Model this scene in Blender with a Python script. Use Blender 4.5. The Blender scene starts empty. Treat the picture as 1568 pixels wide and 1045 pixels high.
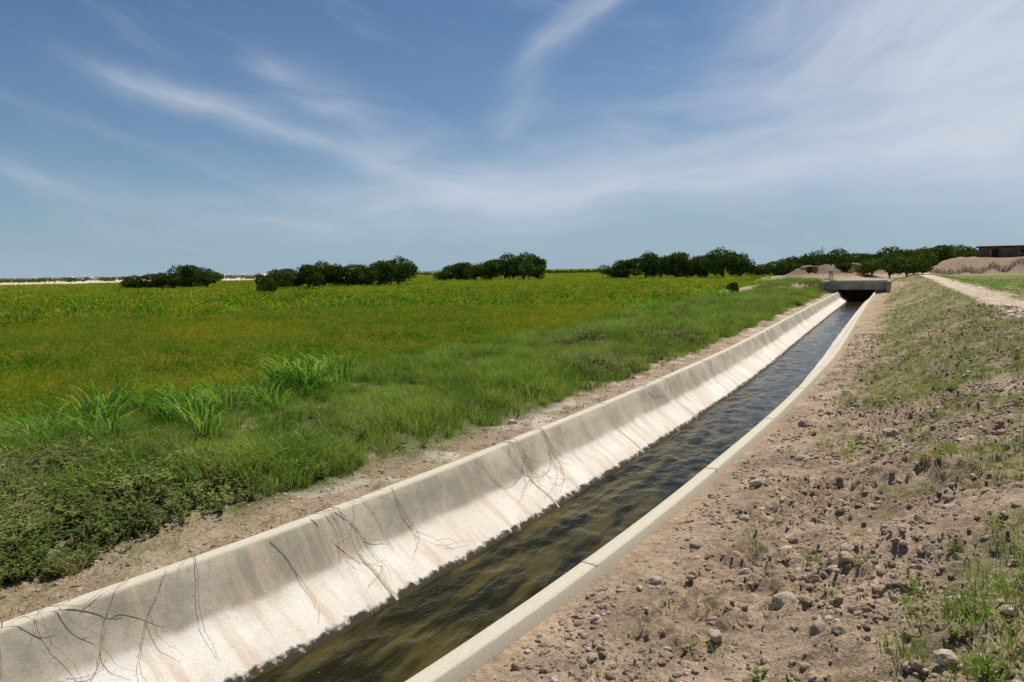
import bpy, bmesh, math, random
import numpy as np
from mathutils import Matrix, Vector
rng=np.random.default_rng(7); random.seed(7)
sc=bpy.context.scene
COL=sc.collection
# ------------------------------------------------------------ helpers
TAB=rng.random((256,256))
def vnoise(x,y):
    xi=np.floor(x).astype(int); yi=np.floor(y).astype(int)
    fx=x-xi; fy=y-yi
    fx=fx*fx*(3-2*fx); fy=fy*fy*(3-2*fy)
    a=TAB[xi&255,yi&255]; b=TAB[(xi+1)&255,yi&255]; c=TAB[xi&255,(yi+1)&255]; d=TAB[(xi+1)&255,(yi+1)&255]
    return (a*(1-fx)+b*fx)*(1-fy)+(c*(1-fx)+d*fx)*fy
def fbm(x,y,s,o=4,g=.5):
    v=0;a=1;t=0
    for i in range(o):
        v=v+a*vnoise(x*s+17.3*i,y*s-9.1*i); t+=a; a*=g; s*=2.03
    return v/t
def ss(a,b,x):
    t=np.clip((x-a)/(b-a),0,1); return t*t*(3-2*t)
CY=[-20,0,2,3.5,5,8,12,18,24,30,45,60,70,95,4000]
CX=[-6.0,-4.1,-3.72,-3.5,-3.32,-3.14,-2.98,-2.86,-2.92,-3.05,-3.28,-3.45,-3.6,-4.1,-4.1]
_yy=np.arange(-20,120,.25); _cc=np.interp(_yy,CY,CX); k=np.ones(17)/17
_cs=np.convolve(np.pad(_cc,8,mode='edge'),k,mode='valid')
def cx(y): return np.interp(y,_yy,_cs)
def base_z(x,y):
    o=x-cx(y)
    left=-.05+.05*ss(-1.6,-3,o)*1.0
    left=left-.32*ss(-7.2,-9.2,o)
    right=-.09+.07*ss(1.4,2.2,o)+.95*ss(2.1,5.1,o)-.32*ss(6.6,9.0,o)
    z=np.where(o<0,left,right)
    fill=ss(64.5,70,y)*(1-.35*ss(78,110,y))*ss(-14,-7,o)
    z=z*(1-fill)+fill*np.maximum(z,.62)
    def mound(mx,my,rx,ry,h):
        return h*np.exp(-((x-mx)/rx)**2-((y-my)/ry)**2)
    md=mound(-12,104,4.0,4,1.2)+mound(-7.5,108,3.4,4,1.6)+mound(-17,112,5,5,.8)+mound(-3,112,3,4,1.0)
    z=z+md*(.1+1.8*fbm(x,y,.45,5,.6))
    rid=ss(2.5,7,x)*ss(116,123,y+4*(fbm(x,y,.15,2)-.5))*(1-ss(150,175,y))*2.25*(1-ss(75,95,x))
    z=z+rid*(.75+.5*fbm(x,y,.35,4))
    return z
def tz(x,y):
    o=x-cx(y)
    z=base_z(x,y)
    bank=ss(1.5,2.4,o)*(1-ss(60,80,y))
    z=z+(fbm(x,y,.9,4)-.5)*.30*bank*(.3+.7*ss(2.2,3.4,o))
    rough=fbm(x+31,y,3.0,5,.66)-.5
    z=z+rough*.22*bank*(.3+.7*ss(2.0,3.0,o))
    c=fbm(x+5,y+9,10,4,.74)
    z=z+(np.maximum(c,.49)-.49)*.34*bank*ss(0.30,.55,fbm(x,y,.7,2))*(1-.75*ss(5,6,o))
    z=z+(fbm(x,y,7,3)-.5)*.03*ss(1.42,1.6,o)
    lf=ss(-1.42,-2.2,o)
    z=z+(fbm(x,y,1.3,4)-.5)*.13*lf*ss(-9.5,-7.5,o)+(fbm(x,y,8,3)-.5)*.035*lf
    z=z+(fbm(x,y,.03,3)-.5)*.8*ss(250,500,np.hypot(x,y))
    cut=(np.abs(o)<1.32)&(y<66.5)
    z=np.where(cut,-1.35,z)
    return z
def tz1(x,y): return float(tz(np.array([x]),np.array([y]))[0])
def mesh_from(name,V,F,mats=(),mi=None,smooth=True,link=True,cols=None):
    me=bpy.data.meshes.new(name)
    V=np.asarray(V,dtype=np.float32); 
    if isinstance(F,np.ndarray):
        n=F.shape[1]; me.vertices.add(len(V)); me.vertices.foreach_set('co',V.ravel())
        me.loops.add(F.size); me.loops.foreach_set('vertex_index',F.ravel().astype(np.int32))
        me.polygons.add(len(F)); me.polygons.foreach_set('loop_start',np.arange(0,F.size,n,dtype=np.int32))
        me.update(calc_edges=True)
    else:
        me.from_pydata(V.tolist(),[],F)
    for m in mats: me.materials.append(m)
    if mi is not None: me.polygons.foreach_set('material_index',np.asarray(mi,dtype=np.int32))
    me.polygons.foreach_set('use_smooth',np.full(len(me.polygons),smooth))
    if cols is not None:
        a=me.color_attributes.new('Col','FLOAT_COLOR','POINT')
        a.data.foreach_set('color',np.asarray(cols,dtype=np.float32).ravel())
    me.update()
    ob=bpy.data.objects.new(name,me)
    if link: COL.objects.link(ob)
    return ob
# ------------------------------------------------------------ node helpers
class NT:
    def __init__(s,nt): s.nt=nt; s.N=nt.nodes; s.L=nt.links
    def n(s,t,**kw):
        nd=s.N.new(t)
        for k,v in kw.items():
            if k.startswith('i_'):
                key=k[2:]; key=int(key) if key.isdigit() else key
                s.set(nd.inputs[key],v)
            else: setattr(nd,k,v)
        return nd
    def set(s,inp,v):
        if isinstance(v,bpy.types.NodeSocket): s.L.new(v,inp)
        else: inp.default_value=v
    def m(s,op,a,b=0.0,c=0.0,clamp=False):
        nd=s.N.new('ShaderNodeMath'); nd.operation=op; nd.use_clamp=clamp
        s.set(nd.inputs[0],a); s.set(nd.inputs[1],b); s.set(nd.inputs[2],c); return nd.outputs[0]
    def mix(s,f,a,b,bt='MIX'):
        nd=s.N.new('ShaderNodeMix'); nd.data_type='RGBA'; nd.blend_type=bt
        s.set(nd.inputs[0],f)
        for i,v in ((6,a),(7,b)):
            if not isinstance(v,bpy.types.NodeSocket) and len(v)==3: v=(*v,1)
            s.set(nd.inputs[i],v)
        return nd.outputs[2]
    def noise(s,vec,scale,detail=4,rough=.55,dist=0.0):
        nd=s.N.new('ShaderNodeTexNoise'); s.set(nd.inputs['Scale'],scale); nd.inputs['Detail'].default_value=detail
        nd.inputs['Roughness'].default_value=rough; nd.inputs['Distortion'].default_value=dist
        if vec is not None: s.L.new(vec,nd.inputs['Vector'])
        return nd.outputs[0]
    def mapr(s,v,a,b,c=0.0,d=1.0):
        nd=s.N.new('ShaderNodeMapRange'); s.set(nd.inputs[0],v)
        for i,q in zip((1,2,3,4),(a,b,c,d)): nd.inputs[i].default_value=q
        nd.interpolation_type='SMOOTHSTEP'; return nd.outputs[0]
def newmat(name):
    m=bpy.data.materials.new(name); m.use_nodes=True; m.node_tree.nodes.clear()
    t=NT(m.node_tree); o=t.n('ShaderNodeOutputMaterial'); return m,t,o
def pos(t): return t.n('ShaderNodeNewGeometry').outputs['Position']
def mapping(t,v,scale=(1,1,1)):
    nd=t.n('ShaderNodeMapping'); t.L.new(v,nd.inputs[0]); nd.inputs[3].default_value=scale; return nd.outputs[0]
def principled(t,o,col,rough=.9,bump=None,bstr=.5,bdist=.02,spec=.2):
    p=t.n('ShaderNodeBsdfPrincipled'); 
    if not isinstance(col,bpy.types.NodeSocket) and len(col)==3: col=(*col,1)
    t.set(p.inputs['Base Color'],col); t.set(p.inputs['Roughness'],rough); p.inputs['Specular IOR Level'].default_value=spec
    if bump is not None:
        b=t.n('ShaderNodeBump'); b.inputs['Strength'].default_value=bstr; b.inputs['Distance'].default_value=bdist
        t.L.new(bump,b.inputs['Height']); t.L.new(b.outputs[0],p.inputs['Normal'])
    t.L.new(p.outputs[0],o.inputs[0]); return p
# ------------------------------------------------------------ materials
def mat_ground():
    m,t,o=newmat('ground_soil'); P=pos(t)
    c=t.n('ShaderNodeVertexColor',layer_name='Col').outputs[0]
    n1=t.noise(P,2.2,3,.6); n2=t.noise(P,20,5,.75)
    f=t.m('ADD',t.m('MULTIPLY',n1,.5),t.m('MULTIPLY',n2,.8))
    f=t.mapr(f,.35,.95,.50,1.48)
    g=t.n('ShaderNodeCombineColor',i_0=f,i_1=f,i_2=f).outputs[0]
    c2=t.mix(1.0,c,g,'MULTIPLY')
    principled(t,o,c2,.95,n2,1.0,.045,.1); return m
def mat_leaf(name,ca,cb,scale=.5,trans=.35,lo=.4,hi=.6,cc=None,rand=.5,cs=.23,clo=.45,chi=.65):
    m,t,o=newmat(name); P=pos(t)
    n=t.noise(P,scale,2,.6)
    f=t.mapr(n,lo,hi)
    c=t.mix(f,ca,cb)
    if cc is not None:
        n2=t.noise(P,scale*cs,2,.6); c=t.mix(t.mapr(n2,clo,chi),c,cc)
    r=t.n('ShaderNodeObjectInfo').outputs['Random']
    v=t.m('MULTIPLY_ADD',r,rand,1-rand/2)
    g=t.n('ShaderNodeCombineColor',i_0=v,i_1=v,i_2=v).outputs[0]
    c=t.mix(1.0,c,g,'MULTIPLY')
    d=t.n('ShaderNodeBsdfDiffuse'); t.L.new(c,d.inputs[0])
    if trans<=0: t.L.new(d.outputs[0],o.inputs[0]); return m
    tr=t.n('ShaderNodeBsdfTranslucent'); t.L.new(c,tr.inputs[0])
    mx=t.n('ShaderNodeMixShader'); mx.inputs[0].default_value=trans
    t.L.new(d.outputs[0],mx.inputs[1]); t.L.new(tr.outputs[0],mx.inputs[2]); t.L.new(mx.outputs[0],o.inputs[0]); return m
def mat_simple(name,ca,cb,scale=8,rough=.9,bstr=.4,bdist=.01,lo=.35,hi=.65,obj=False,rand=0):
    m,t,o=newmat(name)
    P=t.n('ShaderNodeTexCoord').outputs['Object'] if obj else pos(t)
    n=t.noise(P,scale,4,.65); c=t.mix(t.mapr(n,lo,hi),ca,cb)
    if rand:
        r=t.n('ShaderNodeObjectInfo').outputs['Random']; v=t.m('MULTIPLY_ADD',r,rand,1-rand/2)
        g=t.n('ShaderNodeCombineColor',i_0=v,i_1=v,i_2=v).outputs[0]; c=t.mix(1.0,c,g,'MULTIPLY')
    principled(t,o,c,rough,n,bstr,bdist); return m
def mat_canal():
    m,t,o=newmat('canal_concrete'); P=pos(t)
    at=t.n('ShaderNodeAttribute',attribute_name='prof').outputs['Fac'] # 0 lip .. 1 water line
    n1=t.noise(P,1.3,5,.65); n2=t.noise(P,9,5,.7); n3=t.noise(P,60,2,.7)
    st=t.noise(mapping(t,P,(.6,4,.6)),1.6,4,.6)
    up=t.mix(t.mapr(n1,.38,.62),(.38,.34,.25),(.58,.51,.385))
    up=t.mix(t.m('MULTIPLY',t.mapr(n2,.5,.72),.5),up,(.30,.265,.19))
    up=t.mix(t.m('MULTIPLY',t.mapr(st,.50,.68),.6),up,(.66,.52,.36))
    up=t.mix(t.mapr(at,.0,.02,1,0),up,(.58,.52,.40))
    lowc=t.mix(t.mapr(n1,.3,.7),(.73,.65,.53),(.85,.80,.72))
    lowc=t.mix(t.m('MULTIPLY',t.mapr(st,.48,.66),.65),lowc,(.62,.48,.345))
    f=t.mapr(t.m('ADD',at,t.m('MULTIPLY',t.m('SUBTRACT',n1,.5),.16)),.46,.56)
    c=t.mix(f,up,lowc)
    wl=t.mapr(t.m('ADD',at,t.m('MULTIPLY',t.m('SUBTRACT',n2,.5),.16)),.915,.955)
    c=t.mix(wl,c,(.055,.045,.028))
    fine=t.mapr(n3,.3,.7,.90,1.07)
    g=t.n('ShaderNodeCombineColor',i_0=fine,i_1=fine,i_2=fine).outputs[0]
    c=t.mix(1.0,c,g,'MULTIPLY')
    principled(t,o,c,.88,t.m('ADD',n2,t.m('MULTIPLY',n3,.2)),.3,.012,.25); return m
def mat_water():
    m,t,o=newmat('canal_water'); P=pos(t)
    a=t.noise(mapping(t,P,(9,4,5)),1.0,4,.6,.6)
    b=t.noise(mapping(t,P,(30,12,9)),1.0,2,.6,.4)
    n1=t.noise(mapping(t,P,(5,.9,1)),1.0,3,.6)
    c=t.mix(t.mapr(n1,.4,.65),(.014,.014,.003),(.068,.054,.013))
    h=t.m('ADD',a,t.m('MULTIPLY',b,.35))
    p=principled(t,o,c,.06,h,.5,.03,.2); p.inputs['IOR'].default_value=1.33; return m
M_ground=mat_ground(); M_canal=mat_canal(); M_water=mat_water()
M_joint=mat_simple('joint_mortar',(.46,.40,.28),(.60,.52,.38),30)
M_rice=mat_leaf('rice_leaf',(.095,.25,.012),(.18,.33,.018),.5,.4,.38,.6,(.32,.37,.018),.5,.2,.50,.66)
M_head=mat_leaf('rice_ear',(.42,.44,.05),(.58,.45,.05),.4,.3)
M_grass=mat_leaf('grass_blade',(.16,.28,.030),(.30,.41,.06),.8,.4)
M_dry=mat_leaf('dry_blade',(.38,.31,.14),(.52,.42,.21),2,.25)
M_weed=mat_leaf('weed_leaf',(.10,.155,.034),(.22,.27,.07),1.2,.3)
M_reed=mat_leaf('reed_leaf',(.12,.29,.03),(.26,.42,.05),2,.4)
M_tree=mat_leaf('tree_leaf',(.034,.070,.012),(.12,.165,.028),.7,.2,.35,.65)
M_bark=mat_simple('bark',(.08,.06,.04),(.16,.12,.08),6)
M_stone=mat_simple('stone',(.28,.22,.165),(.54,.45,.35),9,obj=True,rand=.6)
M_clod=mat_simple('soil_clod',(.24,.175,.115),(.42,.315,.215),14,obj=True,rand=.5)
M_twig=mat_simple('twig_bark',(.26,.155,.10),(.42,.28,.19),20)
# ------------------------------------------------------------ ground
def geo(a,b,n): return a*(b/a)**(np.arange(1,n+1)/n)
oc=np.concatenate([-geo(12,3500,46)[::-1],np.arange(-12,-2.5,.12),np.arange(-2.5,-1.37,.045),[-1.36,-1.27,0,1.27,1.36],np.arange(1.40,6.6,.026),np.arange(6.6,12,.16),geo(12,2600,60)])
ry=np.concatenate([np.arange(-8,1,.25),np.arange(1,9,.026),np.arange(9,20,.06),np.arange(20,45,.15),np.arange(45,90,.4),np.arange(90,200,1.0),geo(200,4500,34)])
OO,YY=np.meshgrid(oc,ry); XX=OO+cx(YY)
ZZ=tz(XX,YY)
nr,nc=OO.shape
V=np.stack([XX,YY,ZZ],-1).reshape(-1,3)
ii=np.arange(nr*nc).reshape(nr,nc)
F=np.stack([ii[:-1,:-1],ii[:-1,1:],ii[1:,1:],ii[1:,:-1]],-1).reshape(-1,4)
def lerp(a,b,f): return a*(1-f[...,None])+np.array(b)*f[...,None]
bx=np.degrees(np.arctan2(XX,YY)); dist=np.hypot(XX,YY)
def bank_green(x,y):
    o=x-cx(y)
    g=ss(.36,.52,fbm(x,y,.55,4)+.14*ss(7,16,y)-.03)*ss(1.9,2.7,o)*ss(7,12,y)*(1-ss(5.0,5.4,o)*(1-ss(6.0,7.2,o)))
    g=np.maximum(g,ss(.40,.56,fbm(x+3,y,.7,4))*ss(2.9,4.2,o)*.8*ss(1.5,4,y)*(1-ss(5.0,5.4,o)*ss(9,14,y)))
    return g
C=np.zeros(OO.shape+(3,))+np.array((.45,.335,.23))
C=lerp(C,(.31,.225,.15),ss(.42,.66,fbm(XX,YY,2.5,4))*.65)
C=lerp(C,(.60,.48,.355),ss(5.0,5.4,OO)*(1-ss(6.3,6.9,OO)))
C=lerp(C,(.19,.20,.08),bank_green(XX,YY)*.6)
farR=ss(6.3,7.2,OO)
farG=farR*ss(.42,.5,fbm(XX,YY,.22,4))*(1-ss(105,118,YY)*(1-ss(200,260,YY)))
C=lerp(C,(.13,.20,.04),farG)
C=lerp(C,(.30,.21,.145),ss(100,118,YY)*(1-ss(200,300,YY))*(.6+.4*fbm(XX,YY,.3,3)))
L=ss(-1.3,-1.5,OO)
lc=np.zeros_like(C)+np.array((.40,.29,.20))
lc=lerp(lc,(.56,.48,.39),ss(.55,.68,fbm(XX,YY,1.6,4)))
lc=lerp(lc,(.15,.17,.06),ss(-1.9,-2.5,OO+.5*(fbm(XX,YY,1.1,3)-.5)))
lc=lerp(lc,(.38,.30,.19),ss(.58,.66,fbm(XX+9,YY,.8,3))*.8*(1-ss(-7.0,-7.6,OO)))
fld=np.zeros_like(C)+np.array((.11,.17,.015))
fld=lerp(fld,(.24,.29,.02),ss(.4,.6,fbm(XX,YY,.03,3))*ss(50,140,dist))
ff=ss(-7.2,-8.6,OO); lc=lc*(1-ff[...,None])+fld*ff[...,None]
lc=lerp(lc,(.62,.50,.40),ss(235,250,dist)*(1-ss(-41,-38.5,bx)))
lc=lerp(lc,(.14,.16,.07),ss(520,700,dist)*.7*ss(-44,-38,bx))
C=C*(1-L[...,None])+lc*L[...,None]
C=lerp(C,(.42,.31,.22),ss(62,66,YY)*(1-ss(90,95,YY)*.3)*(1-ss(125,135,YY))*ss(-22,-12,OO)*(1-ss(3,6,OO)))
C=lerp(C,(.20,.135,.09),ss(.30,.7,ZZ-.45)*ss(94,98,YY)*(1-ss(118,125,YY))*ss(-26,-20,OO)*(1-ss(2,4,OO)))
cols=np.concatenate([C,np.ones(OO.shape+(1,))],-1).reshape(-1,4)
ground=mesh_from('ground',V,F,[M_ground],cols=cols)
# ------------------------------------------------------------ canal lining
prof=[(-1.41,-.22),(-1.40,.012),(-1.385,.022),(-1.275,.022),(-1.262,.010),(-1.20,-.12),(-1.12,-.28),(-1.06,-.38),(-1.0,-.45),(-.90,-.515),(-.77,-.60),(-.64,-.705),(-.55,-.80),(-.46,-.98),(0,-1.0),(.46,-.98),(.62,-.73),(.90,-.5),(1.06,-.38),(1.21,-.10),(1.262,.010),(1.275,.022),(1.385,.022),(1.40,.012),(1.41,-.30)]
WZ=-.745
def prof_z(o):
    a=np.array(prof); return np.interp(o,a[:,0],a[:,1])
ys=np.concatenate([np.arange(-7,14,.1),np.arange(14,66.6,.4)])
pf=[]
for o_,z_ in prof:
    pf.append(0.0 if z_>0 or abs(o_)>1.3 else min(1.0,(-z_)/(-WZ)))
V=[];A=[]
for y in ys:
    c=float(cx(y)); w=.006*math.sin(y*.7)
    for (o_,z_),p_ in zip(prof,pf):
        V.append((c+o_+ (0.008*math.sin(y*2.1+o_) if abs(o_)<1.25 else w),y,z_)); A.append(p_)
n=len(prof); F=[]
for i in range(len(ys)-1):
    for j in range(n-1):
        a=i*n+j; F.append((a,a+n,a+n+1,a+1))
canal=mesh_from('irrigation_canal',V,np.array(F),[M_canal])
at=canal.data.attributes.new('prof','FLOAT','POINT'); at.data.foreach_set('value',np.array(A,dtype=np.float32))
V=[];F=[];
for y0 in list(np.arange(1.75,64,2.95)):
    hw=.018
    sel=[p for p in prof if p[1]>-.9]
    selL=[p for p in sel if p[0]<0]; selR=[p for p in sel if p[0]>0]
    for s in (selL[1:],selR[:-1]):
        b=len(V)
        for k_,(o_,z_) in enumerate(s):
            for dy in (-hw,hw):
                y=y0+dy+.01*math.sin(k_*2+y0); c=float(cx(y))
                V.append((c+o_+(.004 if o_<0 else -.004)*(0 if z_>0 else 1),y,z_+.005))
        for k_ in range(len(s)-1):
            a=b+2*k_; F.append((a,a+1,a+3,a+2))
jt=mesh_from('joint_strips',V,F,[M_joint]); jt.parent=canal
# ------------------------------------------------------------ water
wy=np.concatenate([np.arange(-7,12,.04),np.arange(12,30,.1),np.arange(30,66.6,.5)]); wo=np.linspace(-.72,.72,34)
WO,WY=np.meshgrid(wo,wy)
s1=fbm(WO*2.2+WY*.9+9,WY*1.5-WO*1.2,1.5,4,.55)
WZm=WZ+(s1-.5)*.05+ (fbm(WO*3,WY*.8,4,3)-.5)*.025
V=np.stack([WO+cx(WY),WY,WZm],-1).reshape(-1,3); ii=np.arange(WO.size).reshape(WO.shape)
F=np.stack([ii[:-1,:-1],ii[:-1,1:],ii[1:,1:],ii[1:,:-1]],-1).reshape(-1,4)
water=mesh_from('canal_water',V,F,[M_water])
# ------------------------------------------------------------ instancing tool
def scatter(name,protos,P,rotz,scl,idx,tilt=None):
    """one named object: a point mesh with a geometry-nodes instancer"""
    pc=bpy.data.collections.new(name+'_kinds')
    for i,p in enumerate(protos):
        p.name='%s_kind_%02d'%(name,i); pc.objects.link(p)
    me=bpy.data.meshes.new(name); me.vertices.add(len(P)); me.vertices.foreach_set('co',np.asarray(P,dtype=np.float32).ravel())
    R=np.zeros((len(P),3),dtype=np.float32); R[:,2]=rotz
    if tilt is not None: R[:,0]=tilt[:,0]; R[:,1]=tilt[:,1]
    a=me.attributes.new('rot','FLOAT_VECTOR','POINT'); a.data.foreach_set('vector',R.ravel())
    S=np.asarray(scl,dtype=np.float32)
    if S.ndim==1: S=np.stack([S,S,S],-1)
    a=me.attributes.new('scl','FLOAT_VECTOR','POINT'); a.data.foreach_set('vector',S.ravel())
    a=me.attributes.new('idx','INT','POINT'); a.data.foreach_set('value',np.asarray(idx,dtype=np.int32))
    ob=bpy.data.objects.new(name,me); COL.objects.link(ob)
    g=bpy.data.node_groups.new(name+'_gn','GeometryNodeTree')
    g.interface.new_socket('Geometry',in_out='INPUT',socket_type='NodeSocketGeometry'); g.interface.new_socket('Geometry',in_out='OUTPUT',socket_type='NodeSocketGeometry')
    N=g.nodes;Lk=g.links
    gi=N.new('NodeGroupInput');go=N.new('NodeGroupOutput')
    ci=N.new('GeometryNodeCollectionInfo'); ci.inputs[0].default_value=pc; ci.inputs[1].default_value=True; ci.inputs[2].default_value=True
    ip=N.new('GeometryNodeInstanceOnPoints'); ip.inputs['Pick Instance'].default_value=True
    def na(nm,dt):
        x=N.new('GeometryNodeInputNamedAttribute'); x.data_type=dt; x.inputs[0].default_value=nm; return x.outputs[0]
    Lk.new(gi.outputs[0],ip.inputs['Points']); Lk.new(ci.outputs[0],ip.inputs['Instance'])
    Lk.new(na('idx','INT'),ip.inputs['Instance Index']); Lk.new(na('scl','FLOAT_VECTOR'),ip.inputs['Scale'])
    e=N.new('FunctionNodeEulerToRotation'); Lk.new(na('rot','FLOAT_VECTOR'),e.inputs[0]); Lk.new(e.outputs[0],ip.inputs['Rotation'])
    Lk.new(ip.outputs[0],go.inputs[0])
    md=ob.modifiers.new('instances','NODES'); md.node_group=g
    return ob
def blades(n,h,rad,width,lean,segs=3,mats=None,frac=0.0,hv=.35,heads=0,droop=.5,hseg=4):
    V=[];F=[];MI=[]
    for i in range(n):
        r=rad*math.sqrt(random.random()); a=random.uniform(0,6.283)
        bx_,by_=r*math.cos(a),r*math.sin(a)
        d=a+random.uniform(-1.2,1.2); hh=h*random.uniform(1-hv,1+hv*.6); ln=lean*random.uniform(.2,1.3)*hh
        w=width*random.uniform(.7,1.3); fa=random.uniform(0,3.14); wx,wy_=math.cos(fa)*w/2,math.sin(fa)*w/2
        b=len(V)
        for s in range(segs+1):
            q=s/segs; k=1-q**1.6*.92
            x=bx_+math.cos(d)*ln*q*q; y=by_+math.sin(d)*ln*q*q; z=hh*(q-droop*lean*q*q*q)
            V.append((x-wx*k,y-wy_*k,z)); V.append((x+wx*k,y+wy_*k,z))
        mi=1 if random.random()<frac else 0
        for s in range(segs):
            F.append((b+2*s,b+2*s+1,b+2*s+3,b+2*s+2)); MI.append(mi)
    for i in range(heads):
        r=rad*math.sqrt(random.random()); a=random.uniform(0,6.283); d=random.uniform(0,6.283)
        x0,y0=r*math.cos(a),r*math.sin(a); z0=h*random.uniform(.75,1.0)
        for s in range(hseg):
            x=x0+math.cos(d)*.03*s; y=y0+math.sin(d)*.03*s; z=z0+.02*s-.012*s*s; q=width*.8
            b=len(V); e=random.uniform(0,3.14)
            V+= [(x-q*math.cos(e),y-q*math.sin(e),z),(x,y,z-q*1.5),(x+q*math.cos(e),y+q*math.sin(e),z),(x,y,z+q*1.5)]
            F.append((b,b+1,b+2,b+3)); MI.append(2)
    return mesh_from('k',V,F,mats,MI,smooth=False,link=False)
def weed(n,h,rad,leaf,mats):
    V=[];F=[];MI=[]
    for i in range(n):
        a=random.uniform(0,6.283); r=rad*random.random()**.5; hh=h*random.uniform(.5,1)
        tx,ty=r*math.cos(a),r*math.sin(a)
        for s in range(7):
            q=(s+.5)/7; x,y,z=tx*q,ty*q,hh*q
            d=random.uniform(0,6.283); l=leaf*random.uniform(.6,1.3); up=random.uniform(-.2,.7)
            dx,dy=math.cos(d)*l,math.sin(d)*l; px_,py_=-dy*.35,dx*.35; b=len(V)
            V+=[(x,y,z),(x+dx*.5+px_,y+dy*.5+py_,z+up*l*.6),(x+dx,y+dy,z+up*l),(x+dx*.5-px_,y+dy*.5-py_,z+up*l*.6)]
            F.append((b,b+1,b+2,b+3)); MI.append(0)
        b=len(V); V+=[(0-.002,0,0),(.002,0,0),(tx+.002,ty,hh),(tx-.002,ty,hh)]; F.append((b,b+1,b+2,b+3)); MI.append(1)
    return mesh_from('k',V,F,mats,MI,smooth=False,link=False)
def rand_oy(n,o0,o1,y0,y1,pw=1.0):
    y=y0*(y1/y0)**(rng.random(n)**pw) ; o=rng.uniform(o0,o1,n); return o,y
# ---- rice field
def fan(n,d0,d1,pw,b0=-78,b1=-1):
    d=d0+(d1-d0)*rng.random(n)**pw; b=np.radians(rng.uniform(b0,b1,n)); return d*np.sin(b),d*np.cos(b)
def rice_pts(n,d0,d1,pw):
    x,y=fan(n,d0,d1,pw); o=x-cx(y)+.8*(fbm(x,y,.3,3)-.5)
    bb=np.degrees(np.arctan2(x,y)); d=np.hypot(x,y)
    edge=-8.0-.08*np.maximum(y-30,0)
    ok=(o<edge)&~((d>235)&(bb<-40)); return x[ok],y[ok]
near=[blades(18,.62,.13,.014,.35,3,[M_rice,M_dry,M_head],.05,heads=4) for _ in range(5)]
far=[blades(24,.62,.5,.055,.35,2,[M_rice,M_dry,M_head],.03,heads=3,hseg=3) for _ in range(4)]
xa,ya=rice_pts(30000,8,42,1.0)
xb,yb=rice_pts(20000,36,330,.8)
x=np.concatenate([xa,xb]); y=np.concatenate([ya,yb])
idx=np.concatenate([rng.integers(0,5,len(xa)),rng.integers(5,9,len(xb))])
dd=np.hypot(x,y)
s=rng.uniform(.72,1.15,len(x))*(.72+.56*fbm(x,y,.6,3))
S=np.stack([s*np.where(idx>4,1+dd/90,1),s*np.where(idx>4,1+dd/90,1),s],-1)
scatter('rice_field',near+far,np.stack([x,y,tz(x,y)-.02],-1),rng.uniform(0,6.28,len(x)),S,idx)
# ---- berm grass
gk=[blades(26,.33,.11,.009,.55,3,[M_grass,M_dry],.08) for _ in range(4)]+[weed(10,.22,.14,.040,[M_weed,M_dry]) for _ in range(3)]+[blades(16,.10,.07,.007,.9,2,[M_grass,M_dry],.40) for _ in range(2)]+[blades(14,.40,.09,.007,.8,3,[M_dry,M_dry],0) for _ in range(2)]
o,y=rand_oy(54000,-9.3,-1.55,.9,75,.8); x=o+cx(y)
edge=-2.0+.6*(fbm(x,y,1.1,3)-.5)+.15*ss(6,25,y)
dens=ss(0,.4,edge-o)*(.13+.87*ss(.35,.47,fbm(x+7,y,.9,3)))
dens=np.maximum(dens,.12*(o<-1.6)); keep=rng.random(len(x))<dens*(.5+.5*ss(-9.3,-6,o)); x,y,o,edge=x[keep],y[keep],o[keep],edge[keep]
w=ss(.40,.62,fbm(x+50,y,.5,3)+.25*ss(7,3,y)-.12*ss(6,12,y)); r=rng.random(len(x))
idx=np.where(r<w,rng.integers(4,7,len(x)),rng.integers(0,4,len(x)))
idx=np.where((edge-o<.15)|(rng.random(len(x))<.06),rng.integers(7,9,len(x)),idx)
idx=np.where(rng.random(len(x))<.015+.10*ss(.56,.7,fbm(x+80,y+4,.7,3)),rng.integers(9,11,len(x)),idx)
s=rng.uniform(.5,1.3,len(x))*(.30+1.45*fbm(x,y,.5,3))*(1+.35*ss(6,20,y))*(.6+.4*ss(.1,.8,edge-o))
scatter('berm_grass',gk,np.stack([x,y,tz(x,y)-.01],-1),rng.uniform(0,6.28,len(x)),s,idx)
# ---- reeds
rk=[blades(40,.95,.20,.034,.6,5,[M_reed,M_dry],.05,droop=.7) for _ in range(3)]
R_=[]
for (rx,ry_,sp,cnt,sc_) in [(-9.9,9.6,.35,12,1.2),(-9.6,8.9,.25,6,1.0),(-10.0,7.3,.45,10,.85),(-9.9,6.2,.5,12,1.0),(-10.0,5.1,.5,9,.9),(-10.5,31.5,.9,14,1.15),(-10.8,33.5,.9,10,1.1),(-11.2,48,.9,12,1.2),(-11,27,.8,5,.7),(-10.4,4.2,.5,7,.9)]:
    for _ in range(cnt): R_.append((rx+random.gauss(0,sp),ry_+random.gauss(0,sp),sc_*random.uniform(.6,1.1)))
R_=np.array(R_)
scatter('reed_clumps',rk,np.stack([R_[:,0],R_[:,1],tz(R_[:,0],R_[:,1])-.02],-1),rng.uniform(0,6.28,len(R_)),R_[:,2],rng.integers(0,3,len(R_)))
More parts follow.
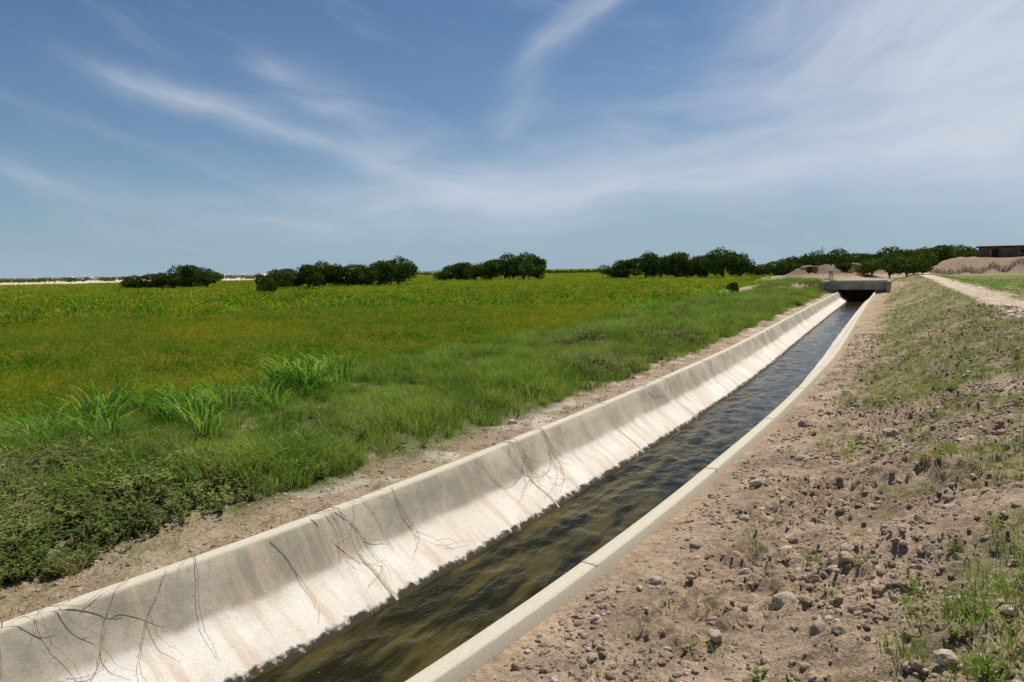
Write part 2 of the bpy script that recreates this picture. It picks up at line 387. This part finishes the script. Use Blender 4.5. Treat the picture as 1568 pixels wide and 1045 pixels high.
# ---- right bank grass
o,y=rand_oy(64000,1.9,16,1.4,90,.9); x=o+cx(y)
g=bank_green(x,y); 
fr=ss(6.6,7.5,o)*ss(.40,.5,fbm(x,y,.22,4)); g=np.maximum(g,fr*.8)
g=np.maximum(g,.03*(o>1.9)); keep=rng.random(len(x))<g*.75*(1-.9*ss(5,5.3,o)*(1-ss(6.3,6.8,o))); x,y,o=x[keep],y[keep],o[keep]
r=rng.random(len(x))
idx=np.where(r<.34,rng.integers(0,4,len(x)),rng.integers(7,9,len(x))); idx=np.where(r>.95,rng.integers(4,7,len(x)),idx); idx=np.where((r>.91)&(r<.95),rng.integers(9,11,len(x)),idx)
gk2=[o_.copy() for o_ in gk]
s=rng.uniform(.4,1.0,len(x))*np.where(idx<4,.55,1.0)*np.where((idx==7)|(idx==8),1.15,1)*np.where(idx>8,.45,1)*np.where((idx>3)&(idx<7),.7,1)
scatter('bank_grass',gk2,np.stack([x,y,tz(x,y)-.005],-1),rng.uniform(0,6.28,len(x)),s,idx)
# ---- stones / clods
def rock(sub,mat,rough=.35,flat=.7):
    bm=bmesh.new(); bmesh.ops.create_icosphere(bm,subdivisions=sub,radius=1)
    off=Vector((random.uniform(0,50),random.uniform(0,50),random.uniform(0,50)))
    from mathutils import noise as mn
    for v in bm.verts:
        d=mn.noise(v.co*1.1+off)*rough+mn.noise(v.co*2.7+off)*rough*.45+(mn.noise(v.co*6+off)*rough*.2 if sub>2 else 0)
        v.co*=1+d; v.co.z*=flat
    me=bpy.data.meshes.new('k'); bm.to_mesh(me); bm.free(); me.materials.append(mat)
    for p in me.polygons: p.use_smooth=sub>2
    return bpy.data.objects.new('k',me)
ck=[rock(2,M_clod,.6,.7) for _ in range(5)]+[rock(2,M_stone,.45,.7) for _ in range(4)]
o,y=rand_oy(75000,1.5,5.8,1.0,26,1.0); x=o+cx(y)
dn=.16+.84*ss(.40,.56,fbm(x,y,1.6,4)); keep=rng.random(len(x))<dn*(.6+.4*ss(1.9,2.6,o)); x,y,o=x[keep],y[keep],o[keep]
s=.004+.024*rng.random(len(x))**4+.0004*y; s=np.where(rng.random(len(x))<.012,rng.uniform(.025,.052,len(x)),s)
idx=np.where(rng.random(len(x))<.78,rng.integers(0,5,len(x)),rng.integers(5,9,len(x)))
S=np.stack([s*rng.uniform(.75,1.3,len(x)),s*rng.uniform(.75,1.3,len(x)),s],-1)
scatter('soil_clods',ck,np.stack([x,y,tz(x,y)],-1),rng.uniform(0,6.28,len(x)),S,idx)
ck2=[o_.copy() for o_ in ck]
o,y=rand_oy(6000,-4.5,-1.5,1.0,24,1.0); x=o+cx(y); s=.005+.026*rng.random(len(x))**4
scatter('verge_pebbles',ck2,np.stack([x,y,tz(x,y)],-1),rng.uniform(0,6.28,len(x)),s,rng.integers(0,9,len(x)))
for i,(sx,sy,r_) in enumerate([(-.50,3.30,.075),(-.62,3.38,.045),(-1.72,4.05,.045),(-.60,4.5,.08),(-1.55,4.75,.05),(-1.3,7.4,.06),(-1.2,10.6,.09),(-.95,11.5,.07),(-.1,9.6,.085),(-5.15,8.9,.07),(-8.7,5.3,.09),(-9.1,5.9,.06),(-1.2,6.3,.05),(-.55,7.0,.05),(-.3,5.2,.05),(-8.2,6.6,.07),(-.75,5.6,.045),(-1.45,5.5,.04),(-.9,3.9,.04),(-.35,4.0,.05),(-1.0,8.6,.06)]):
    ob=rock(3,M_stone,.42,.66); ob.name='stone' if i==0 else 'stone.%03d'%i; COL.objects.link(ob)
    ob.location=(sx,sy,tz1(sx,sy)+r_*.25); ob.scale=(r_*1.15,r_*.9,r_); ob.rotation_euler=(random.uniform(-.3,.3),random.uniform(-.3,.3),random.uniform(0,6))
# ------------------------------------------------------------ thorny twigs on the lining
def tube(V,F,pts,r0,r1,ns=4):
    b0=len(V); n_=len(pts)
    for i,p in enumerate(pts):
        p=Vector(p); q=Vector(pts[min(i+1,n_-1)])-Vector(pts[max(i-1,0)]); q.normalize()
        u=q.cross(Vector((0,0,1))); u=u.normalized() if u.length>1e-3 else Vector((1,0,0)); w=q.cross(u); r=r0+(r1-r0)*i/max(1,n_-1)
        for k_ in range(ns):
            a=6.283*k_/ns; V.append(tuple(p+u*(r*math.cos(a))+w*(r*math.sin(a))))
    for i in range(n_-1):
        for k_ in range(ns):
            a=b0+i*ns+k_; b=b0+i*ns+(k_+1)%ns; F.append((a,b,b+ns,a+ns))
def surf(o,y,lift):
    if o<-1.40: z=tz1(o+float(cx(y)),y)
    else: z=float(prof_z(o))
    return (float(cx(y))+o,y,z+lift)
def branch(V,F,o,y,hd,length,r,depth,lift=None):
    pts=[];st=.035;n_=int(length/st); lift=random.uniform(.006,.025) if lift is None else lift; arch=random.uniform(.0,.04); bend=random.gauss(0,.035); wob=0
    for i in range(n_):
        q=i/n_; wob=.7*wob+random.gauss(0,.004)
        lf_=lift+arch*math.sin(q*3.1)+wob
        pts.append(surf(o,y,lf_))
        if i%2==0:
            p=pts[-1]; V0=Vector(p); d=Vector((random.uniform(-1,1),random.uniform(-1,1),random.uniform(-.3,1))).normalized()*random.uniform(.012,.035)
            tube(V,F,[p,tuple(V0+d)],r*.6,r*.25,3)
        if depth>0 and random.random()<.08 and i>2:
            branch(V,F,o,y,hd+random.choice([-1,1])*random.uniform(.35,.9),length*random.uniform(.25,.5),r*.75,depth-1,lf_)
        hd+=bend+random.gauss(0,.12); o+=math.cos(hd)*st*.7; y+=math.sin(hd)*st
        if o>-.70 or o<-2.2: break
    if len(pts)>2: tube(V,F,pts,r,r*.5)
for i,(o0,y0,cnt,ln,sp) in enumerate([(-1.45,3.0,7,1.5,.45),(-1.40,4.6,6,1.2,.3),(-1.45,2.0,5,1.3,.3),(-1.45,8.0,5,1.7,.4),(-1.40,12.5,2,1.5,.6)]):
    V=[];F=[]
    for _ in range(cnt):
        branch(V,F,o0+random.uniform(-.2,.35),y0+random.gauss(0,sp),random.choice([random.uniform(-1.1,-.3),random.uniform(.3,1.2),random.uniform(.6,1.2)]),ln*random.uniform(.5,1.1),.0026,2)
    mesh_from('thorn_twigs' if i==0 else 'thorn_twigs.%03d'%i,V,F,[M_twig],smooth=False)
# ------------------------------------------------------------ trees
def tree_mesh(name,w,h,nl=7,leaves=4200,ls=.16,low=0.12,seed=0):
    rs=random.Random(seed); r2=np.random.default_rng(seed)
    V=[];F=[];MI=[]
    lobes=[]
    for i in range(nl):
        a=rs.uniform(0,6.283); rr=w*.33*rs.random()**.6; cz=h*rs.uniform(.25,.80)*(1-.25*rr/(w*.5))
        lobes.append((rr*math.cos(a),rr*math.sin(a),cz,w*rs.uniform(.16,.27),h*rs.uniform(.15,.25)))
    tube(V,F,[(0,0,0),(.03*w,0,h*.15),(.0,.02*w,h*.35)],.035*h,.022*h,7)
    for l in lobes:
        tube(V,F,[(0,0,h*.1),(l[0]*.45,l[1]*.4,(h*.15+l[2])*.5),(l[0],l[1],l[2]),(l[0]*1.2,l[1]*1.2,l[2]+l[4]*.5)],.018*h,.005*h,5)
    MI=[1]*len(F); V=list(V)
    n=leaves; L_=np.array(lobes)
    li=r2.choice(nl,n,p=(L_[:,3]**2)/(L_[:,3]**2).sum())
    d=r2.normal(size=(n,3)); d/=np.linalg.norm(d,axis=1)[:,None]
    rad=(.55+.5*r2.random(n)**.6)
    cl=fbm(d[:,0]*2+li*7+d[:,2],d[:,1]*2+d[:,2]*1.5,1.6,3); rad*=.62+.8*cl
    c=L_[li,:3]+d*np.stack([L_[li,3],L_[li,3],L_[li,4]],-1)*rad[:,None]
    c[:,2]=np.maximum(c[:,2],h*low*r2.random(n)+.1)
    u=r2.normal(size=(n,3)); u/=np.linalg.norm(u,axis=1)[:,None]
    v=np.cross(u,r2.normal(size=(n,3))); v/=np.linalg.norm(v,axis=1)[:,None]
    s_=(ls*r2.uniform(.5,1.3,n))[:,None]
    q=np.stack([c-u*s_,c-v*s_*.6,c+u*s_,c+v*s_*.6],1).reshape(-1,3)
    b=len(V); V=np.concatenate([np.array(V),q]); 
    F=F+[tuple(b+4*i+k for k in range(4)) for i in range(n)]; MI=MI+[0]*n
    me=bpy.data.meshes.new(name); me.from_pydata(V.tolist(),[],F); me.materials.append(M_tree); me.materials.append(M_bark)
    me.polygons.foreach_set('material_index',MI); me.update(); return me
TM=[tree_mesh('tree_mesh',7,4.2,9,4600,.16,.05,s_) for s_ in range(5)]
def bearing(px,depth):
    a=math.radians(-30)+math.atan((px-784)/1045.0); d=depth/math.cos(math.atan((px-784)/1045.0)); return d*math.sin(a),d*math.cos(a)
tn=0
def tree(px,wpx,top,depth,kind='tree'):
    global tn
    x,y=bearing(px,depth); gz=tz1(x,y)
    hz=425-24*px/1568.; h=2.3+(hz-top)/1045.*depth-gz; w=wpx*depth/1045.
    ob=bpy.data.objects.new(kind if tn==0 else kind+'.%03d'%tn,TM[tn%5]); COL.objects.link(ob); tn+=1
    ob.location=(x,y,gz-.05); ob.scale=(w/6.2,w/6.2,h/4.0); ob.rotation_euler=(0,0,random.uniform(0,6.28))
for a in [(212,36,420,115),(240,50,417,116),(268,44,414,118),(296,60,403,120),(320,48,410,118),
 (412,30,417,80),(436,44,409,100),(455,44,407,104),(475,50,402,105),(500,50,400,110),(522,50,403,110),(545,50,402,110),(566,44,400,110),(586,54,396,112),(612,50,394,112),
 (684,48,404,150),(706,44,400,150),(730,50,399,150),(752,40,398,150),(776,50,389,150),(803,58,385,148),(824,34,394,148),
 (940,38,403,140),(962,44,396,140),(990,48,387,138),(1012,44,387,138),(1034,50,384,138),(1058,48,389,140),(1082,44,389,138),(1106,56,381,130),(1134,44,382,130),
 (1190,50,398,120),(1232,46,380,125),(1252,36,388,130),(1278,54,382,125),(1206,36,392,150),(1310,50,386,135),(1170,40,402,140),
 (1240,22,408,95),(1296,30,402,95),(1318,30,400,100),(1226,26,404,100),
 (1362,70,374,115),(1390,60,380,112),(1362,56,386,84),(1388,64,388,82),(1412,44,394,84),(1335,40,396,92),(1440,56,374,135),(1470,50,377,138),(1420,50,378,135),(1122,20,430,58)]:
    tree(*a)
V=[];F=[]
for i in range(420):
    px=random.choice([random.uniform(0,200),random.uniform(330,660),random.uniform(640,1200),random.uniform(830,930)]); dp=random.uniform(300,460)
    x,y=bearing(px,dp); W_=random.uniform(1,4); H_=random.uniform(.6,2.2)
    for k in range(40):
        a0=random.uniform(0,6.28); r0=random.random()**.5; xx=x+W_*r0*math.cos(a0); yy=y+W_*r0*math.sin(a0); zz=-.3+H_*math.sqrt(max(0,1-r0*r0))*random.uniform(.3,1)
        s_=random.uniform(.2,.5); a=random.uniform(0,3.14); t_=random.uniform(-.3,.3); b=len(V)
        V+=[(xx-s_*math.cos(a),yy-s_*math.sin(a),zz),(xx+t_,yy,zz-s_*.7),(xx+s_*math.cos(a),yy+s_*math.sin(a),zz),(xx-t_,yy,zz+s_*.7)]; F.append((b,b+1,b+2,b+3))
mesh_from('distant_shrubs',V,F,[M_tree],smooth=False)
# ------------------------------------------------------------ box helper
def boxes(name,L,mats,bev=.01):
    bm=bmesh.new()
    for (x0,x1,y0,y1,z0,z1,mi) in L:
        r=bmesh.ops.create_cube(bm,size=1); 
        for v in r['verts']:
            v.co=Vector((x0+(v.co.x+.5)*(x1-x0),y0+(v.co.y+.5)*(y1-y0),z0+(v.co.z+.5)*(z1-z0)))
        for f_ in {f for v in r['verts'] for f in v.link_faces}: f_.material_index=mi
    me=bpy.data.meshes.new(name); bm.to_mesh(me); bm.free()
    for m in mats: me.materials.append(m)
    ob=bpy.data.objects.new(name,me); COL.objects.link(ob)
    if bev:
        b=ob.modifiers.new('bevel','BEVEL'); b.width=bev; b.segments=2
    return ob
M_conc=mat_simple('old_concrete',(.24,.21,.165),(.38,.33,.26),1.5)
M_adobe=mat_simple('adobe_wall',(.15,.085,.055),(.25,.15,.10),2.5)
M_dark=mat_simple('dark_timber',(.03,.022,.018),(.07,.05,.04),4)
c=float(cx(63))
bridge=boxes('concrete_bridge',[(c-2.3,c+2.1,62,66.9,.30,.62,0),(c-2.35,c+2.15,61.8,62.05,.22,.86,0),(c-2.35,c+2.15,66.9,67.15,.22,.86,0),
  (c-2.2,c-1.35,62.05,66.85,-1.3,.295,0),(c+1.35,c+2.0,62.05,66.85,-1.3,.295,0),(c-2.62,c-2.36,61.3,67.3,-.3,.90,0),(c+2.16,c+2.42,61.3,67.3,-.3,.90,0),
  (c-1.34,c+1.34,67.2,67.5,-1.3,.6,0)],[M_conc],.02)
# house on the bank
hx,hy=bearing(1550,104); hz_=tz1(hx,hy)
hut=bpy.data.objects.new('adobe_house',None); COL.objects.link(hut); hut.location=(hx,hy,hz_-.35); hut.rotation_euler=(0,0,math.radians(-4)); hut.scale=(1,1,.86)
parts=[('walls',[(-4.5,-3.0,-2.5,2.5,0,2.1,0),(-2.0,.5,-2.5,2.5,0,2.1,0),(-3.0,-2.0,-2.5,2.5,1.75,2.1,0),(1.5,4.5,-2.5,2.5,0,2.1,0),(.5,1.5,-2.5,2.5,0,.9,0),(.5,1.5,-2.5,2.5,1.6,2.1,0)],[M_adobe]),
 ('door',[(-2.98,-2.02,-2.3,-2.24,0,1.74,0)],[M_dark]),('window',[(.52,1.48,-2.3,-2.24,.91,1.59,0)],[M_dark]),
 ('roof',[(-4.9,4.9,-2.9,2.9,2.12,2.3,0)]+[(-4.4+i*1.1,-4.28+i*1.1,-3.1,3.1,2.0,2.115,0) for i in range(9)],[M_dark])]
for nm,L_,mm in parts:
    p=boxes(nm,L_,mm,.03); p.parent=hut
V=[];F=[]
for i in range(220):
    px=1425+i*.65; x,y=bearing(px,97+1.0*math.sin(i*.1)); z=tz1(x,y); h_=random.uniform(.4,1.0)
    tube(V,F,[(x,y,z-.1),(x+random.uniform(-.1,.1),y,z+h_*.5),(x+random.uniform(-.25,.25),y+random.uniform(-.1,.1),z+h_)],.03,.015,4)
mesh_from('stick_fence',V,F,[M_bark],smooth=False)
x,y=bearing(1254,118); z=tz1(x,y); V=[];F=[]
tube(V,F,[(x-.7,y,z),(x-.1,y,z+3),(x+.35,y,z+5.3)],.06,.035,6); tube(V,F,[(x+.9,y,z),(x+.4,y,z+5.2)],.05,.03,6); tube(V,F,[(x-.6,y,z+4.3),(x+.9,y,z+4.7)],.035,.03,6)
mesh_from('wooden_mast',V,F,[M_bark],smooth=False)
x,y=bearing(-60,620); M_white=mat_simple('greenhouse_sheet',(.62,.62,.62),(.75,.75,.76),.3)
gh=[]
for i in range(16):
    gh.append((i*17.0,i*17.0+15.5,0,10,0,2.0,0)); gh.append((i*17.0+.4,i*17.0+15.1,1,9,2.004,2.6,0))
g=boxes('greenhouse_row',gh,[M_white],.3); g.location=(x,y,-.8); g.rotation_euler=(0,0,math.radians(33))
# ------------------------------------------------------------ person
M_skin=mat_simple('skin',(.16,.08,.05),(.20,.10,.065),5); M_shirt=mat_simple('shirt_cloth',(.78,.78,.78),(.84,.84,.84),6)
M_trous=mat_simple('trouser_cloth',(.26,.27,.30),(.34,.35,.38),6); M_hair=mat_simple('hair',(.01,.008,.006),(.02,.015,.01),20)
def skin(name,verts,edges,radii,mat,parent,sub=2):
    me=bpy.data.meshes.new(name); me.from_pydata(verts,edges,[]); ob=bpy.data.objects.new(name,me); COL.objects.link(ob)
    me.materials.append(mat)
    ob.modifiers.new('s','SKIN')
    for v,r in zip(me.skin_vertices[0].data,radii):
        v.radius=(r,r) if not isinstance(r,tuple) else r
    me.skin_vertices[0].data[0].use_root=True
    sb=ob.modifiers.new('sub','SUBSURF'); sb.levels=sub; sb.render_levels=sub; ob.parent=parent; return ob
px_,py_=bearing(1272,70); pz=tz1(px_,py_)
per=bpy.data.objects.new('person',None); COL.objects.link(per); per.location=(px_,py_,pz); per.rotation_euler=(0,0,math.radians(20))
skin('trousers',[(0,0,.93),(.09,0,.86),(.11,-.02,.48),(.12,.03,.10),(-.09,0,.86),(-.11,.03,.48),(-.12,.0,.10),(0,0,1.02)],[(0,1),(1,2),(2,3),(0,4),(4,5),(5,6),(0,7)],[(.15,.11),.095,.07,.055,.095,.07,.055,(.15,.11)],M_trous,per)
skin('shirt',[(0,0,.98),(0,0,1.15),(0,0,1.35),(0,0,1.45),(.19,0,1.41),(.24,0,1.15),(.23,-.08,1.0),(-.19,0,1.41),(-.24,0,1.15),(-.23,-.08,1.0)],[(0,1),(1,2),(2,3),(2,4),(4,5),(5,6),(2,7),(7,8),(8,9)],[(.165,.12),(.155,.115),(.17,.12),.07,.07,.05,.045,.07,.05,.045],M_shirt,per)
skin('head',[(0,0,1.46),(0,0,1.53),(0,-.01,1.60),(0,-.01,1.69)],[(0,1),(1,2),(2,3)],[.05,.05,(.07,.085),(.065,.08)],M_skin,per)
skin('hair',[(0,.025,1.66),(0,.015,1.72)],[(0,1)],[(.075,.085),(.055,.065)],M_hair,per)
skin('nose',[(0,-.085,1.64),(0,-.105,1.615)],[(0,1)],[.008,.012],M_skin,per,1)
for sx in (-1,1):
    skin('ear',[(sx*.078,0,1.65),(sx*.083,0,1.62)],[(0,1)],[.012,.01],M_skin,per,1)
    skin('eye',[(sx*.03,-.082,1.655),(sx*.03,-.086,1.655)],[(0,1)],[.009,.008],M_hair,per,1)
    hv=[(sx*.23,-.08,1.0),(sx*.235,-.11,.92),(sx*.235,-.12,.87)]; skin('palm',hv,[(0,1),(1,2)],[.028,(.018,.038),(.015,.035)],M_skin,per,1)
    for k_ in range(4):
        yy_=-.09-.018*k_; l_=[.06,.075,.07,.055][k_]
        skin('finger',[(sx*.235,yy_,.875),(sx*.235,yy_-.005,.875-l_*.5),(sx*.225,yy_-.005,.875-l_)],[(0,1),(1,2)],[.009,.008,.007],M_skin,per,1)
    skin('thumb',[(sx*.225,-.135,.92),(sx*.22,-.16,.89),(sx*.215,-.165,.86)],[(0,1),(1,2)],[.011,.01,.008],M_skin,per,1)
    skin('shoe',[(sx*.12,.04,.05),(sx*.12,-.06,.045),(sx*.125,-.16,.035)],[(0,1),(1,2)],[.05,.045,.035],M_hair,per,1)
skin('mouth',[(-.02,-.088,1.585),(.02,-.088,1.585)],[(0,1)],[.005,.005],M_trous,per,1)
# ------------------------------------------------------------ world
SUN_EL=60; SUN_AZ=3
w=bpy.data.worlds.new('World'); sc.world=w; w.use_nodes=True; w.node_tree.nodes.clear(); t=NT(w.node_tree)
out=t.n('ShaderNodeOutputWorld'); bg=t.n('ShaderNodeBackground'); bg.inputs[1].default_value=.065
sky=t.n('ShaderNodeTexSky',sky_type='NISHITA'); sky.sun_disc=False; sky.sun_elevation=math.radians(SUN_EL); sky.sun_rotation=math.radians(SUN_AZ)
sky.air_density=1.0; sky.dust_density=.5; sky.ozone_density=4.0; sky.altitude=10
dirv=t.n('ShaderNodeTexCoord').outputs['Generated']; sp=t.n('ShaderNodeSeparateXYZ'); t.L.new(dirv,sp.inputs[0])
az=t.m('MULTIPLY',t.m('ARCTAN2',sp.outputs[0],sp.outputs[1]),57.2958); el=t.m('MULTIPLY',t.m('ARCSINE',sp.outputs[2]),57.2958)
cv=t.n('ShaderNodeCombineXYZ',i_0=az,i_1=el).outputs[0]
wn=t.n('ShaderNodeTexNoise'); wn.inputs['Scale'].default_value=.10; wn.inputs['Detail'].default_value=3; t.L.new(cv,wn.inputs['Vector'])
ws=t.n('ShaderNodeSeparateColor'); t.L.new(wn.outputs['Color'],ws.inputs[0])
az2=t.m('ADD',az,t.m('MULTIPLY_ADD',ws.outputs[0],5,-2.5)); el2=t.m('ADD',el,t.m('MULTIPLY_ADD',ws.outputs[1],3,-1.5))
def fib(ang,seed):
    ca,sa=math.cos(math.radians(ang)),math.sin(math.radians(ang))
    U=t.m('ADD',t.m('MULTIPLY',az2,ca),t.m('MULTIPLY',el2,sa)); W=t.m('ADD',t.m('MULTIPLY',az2,-sa),t.m('MULTIPLY',el2,ca))
    vec=t.n('ShaderNodeCombineXYZ',i_0=t.m('MULTIPLY',U,.075),i_1=t.m('MULTIPLY',W,.36),i_2=seed).outputs[0]
    return t.noise(vec,1.0,6,.57,.4)
FB={0:fib(3,1.0),1:fib(-16,5.0),2:fib(38,9.0)}
def stroke(a,b,wd,strength,fs=0,soft=.25,cur=0.0,floor=0.0):
    dx,dy=b[0]-a[0],b[1]-a[1]; L_=math.hypot(dx,dy); dx/=L_;dy/=L_
    X=t.m('SUBTRACT',az2,a[0]); Y=t.m('SUBTRACT',el2,a[1])
    u=t.m('DIVIDE',t.m('ADD',t.m('MULTIPLY',X,dx),t.m('MULTIPLY',Y,dy)),L_)
    v=t.m('ADD',t.m('MULTIPLY',X,-dy),t.m('MULTIPLY',Y,dx))
    if cur: v=t.m('ADD',v,t.m('MULTIPLY',t.m('MULTIPLY',u,t.m('SUBTRACT',1.0,u)),cur))
    e=t.m('MULTIPLY',t.mapr(u,-soft*.5,soft),t.mapr(u,1.0-soft*.6,1.0+soft*.4,1,0))
    g=t.m('EXPONENT',t.m('MULTIPLY',t.m('POWER',t.m('DIVIDE',t.m('ABSOLUTE',v),wd),1.6),-1))
    n_=t.mapr(FB[fs],.30,.72,floor,1.0)
    return t.m('MULTIPLY',t.m('MULTIPLY',e,g),t.m('MULTIPLY',n_,strength))
tot=None
for s_ in [((-61,14.2),(-37,8),.9,1.05,1,.3,-2,.25),((-50,16.5),(-40,10),1.6,.45,1,.3,0,.2),((-15,25),(-28.5,15.5),1.0,.9,2,.3,1.5,.25),((-27,16),(-30,10),1.8,.3,2,.3,0,.2),
  ((-44,6.0),(14,8.2),2.0,1.5,0,.25,-1.5,.4),((-24,11),(12,14),2.6,.6,0,.4,0,.2),((-10,16),(25,19),5.5,2.3,2,.4,0,.45),((-2,9),(30,11),4.5,1.8,0,.4,0,.45),((-72,6.8),(-50,5.2),.9,.35,1,.3,0,.1),((-58,4.5),(-20,4.2),1.4,.45,0,.3,0,.2),((-42,10),(-30,8.5),1.8,.45,0,.4,0,.15)]:
    q=stroke(*s_); tot=q if tot is None else t.m('ADD',tot,q)
hz1=t.m('MULTIPLY',t.mapr(FB[1],.48,.8),.14)
tot=t.m('ADD',tot,hz1)
cl=t.m('MULTIPLY',t.m('SUBTRACT',1.0,t.m('EXPONENT',t.m('MULTIPLY',tot,-1.0))),1.0,clamp=True)
skyc=t.mix(1.0,sky.outputs[0],(.72,.90,1.05),'MULTIPLY')
hz=t.m('EXPONENT',t.m('MULTIPLY',t.m('MAXIMUM',el,0.0),-.13))
skyc=t.mix(t.m('MULTIPLY',hz,.85),skyc,(5.3,7.3,9.1))
c_=t.mix(cl,skyc,(9.6,10.3,11.6))
t.L.new(c_,bg.inputs[0]); t.L.new(bg.outputs[0],out.inputs[0])
# ------------------------------------------------------------ sun
sl=bpy.data.lights.new('sun','SUN'); sl.energy=4.9; sl.angle=math.radians(.5); sl.color=(1,.95,.86)
so=bpy.data.objects.new('sun',sl); COL.objects.link(so)
e_=math.radians(SUN_EL); a_=math.radians(SUN_AZ); sd=Vector((math.sin(a_)*math.cos(e_),math.cos(a_)*math.cos(e_),math.sin(e_)))
so.rotation_euler=sd.to_track_quat('Z','Y').to_euler()
# ------------------------------------------------------------ camera
cam=bpy.data.cameras.new('camera'); cam.sensor_width=36; cam.lens=24*1.0; cam.clip_end=9000; cam.clip_start=.05
co=bpy.data.objects.new('camera',cam); COL.objects.link(co)
R=Matrix.Rotation(math.radians(30),3,'Z')@Matrix.Rotation(math.pi/2-math.radians(6.0),3,'X')@Matrix.Rotation(math.radians(-.9),3,'Z')
co.matrix_world=Matrix.Translation((0,0,2.3))@R.to_4x4()
sc.camera=co
sc.view_settings.view_transform='Standard'; sc.view_settings.look='None'; sc.view_settings.exposure=0
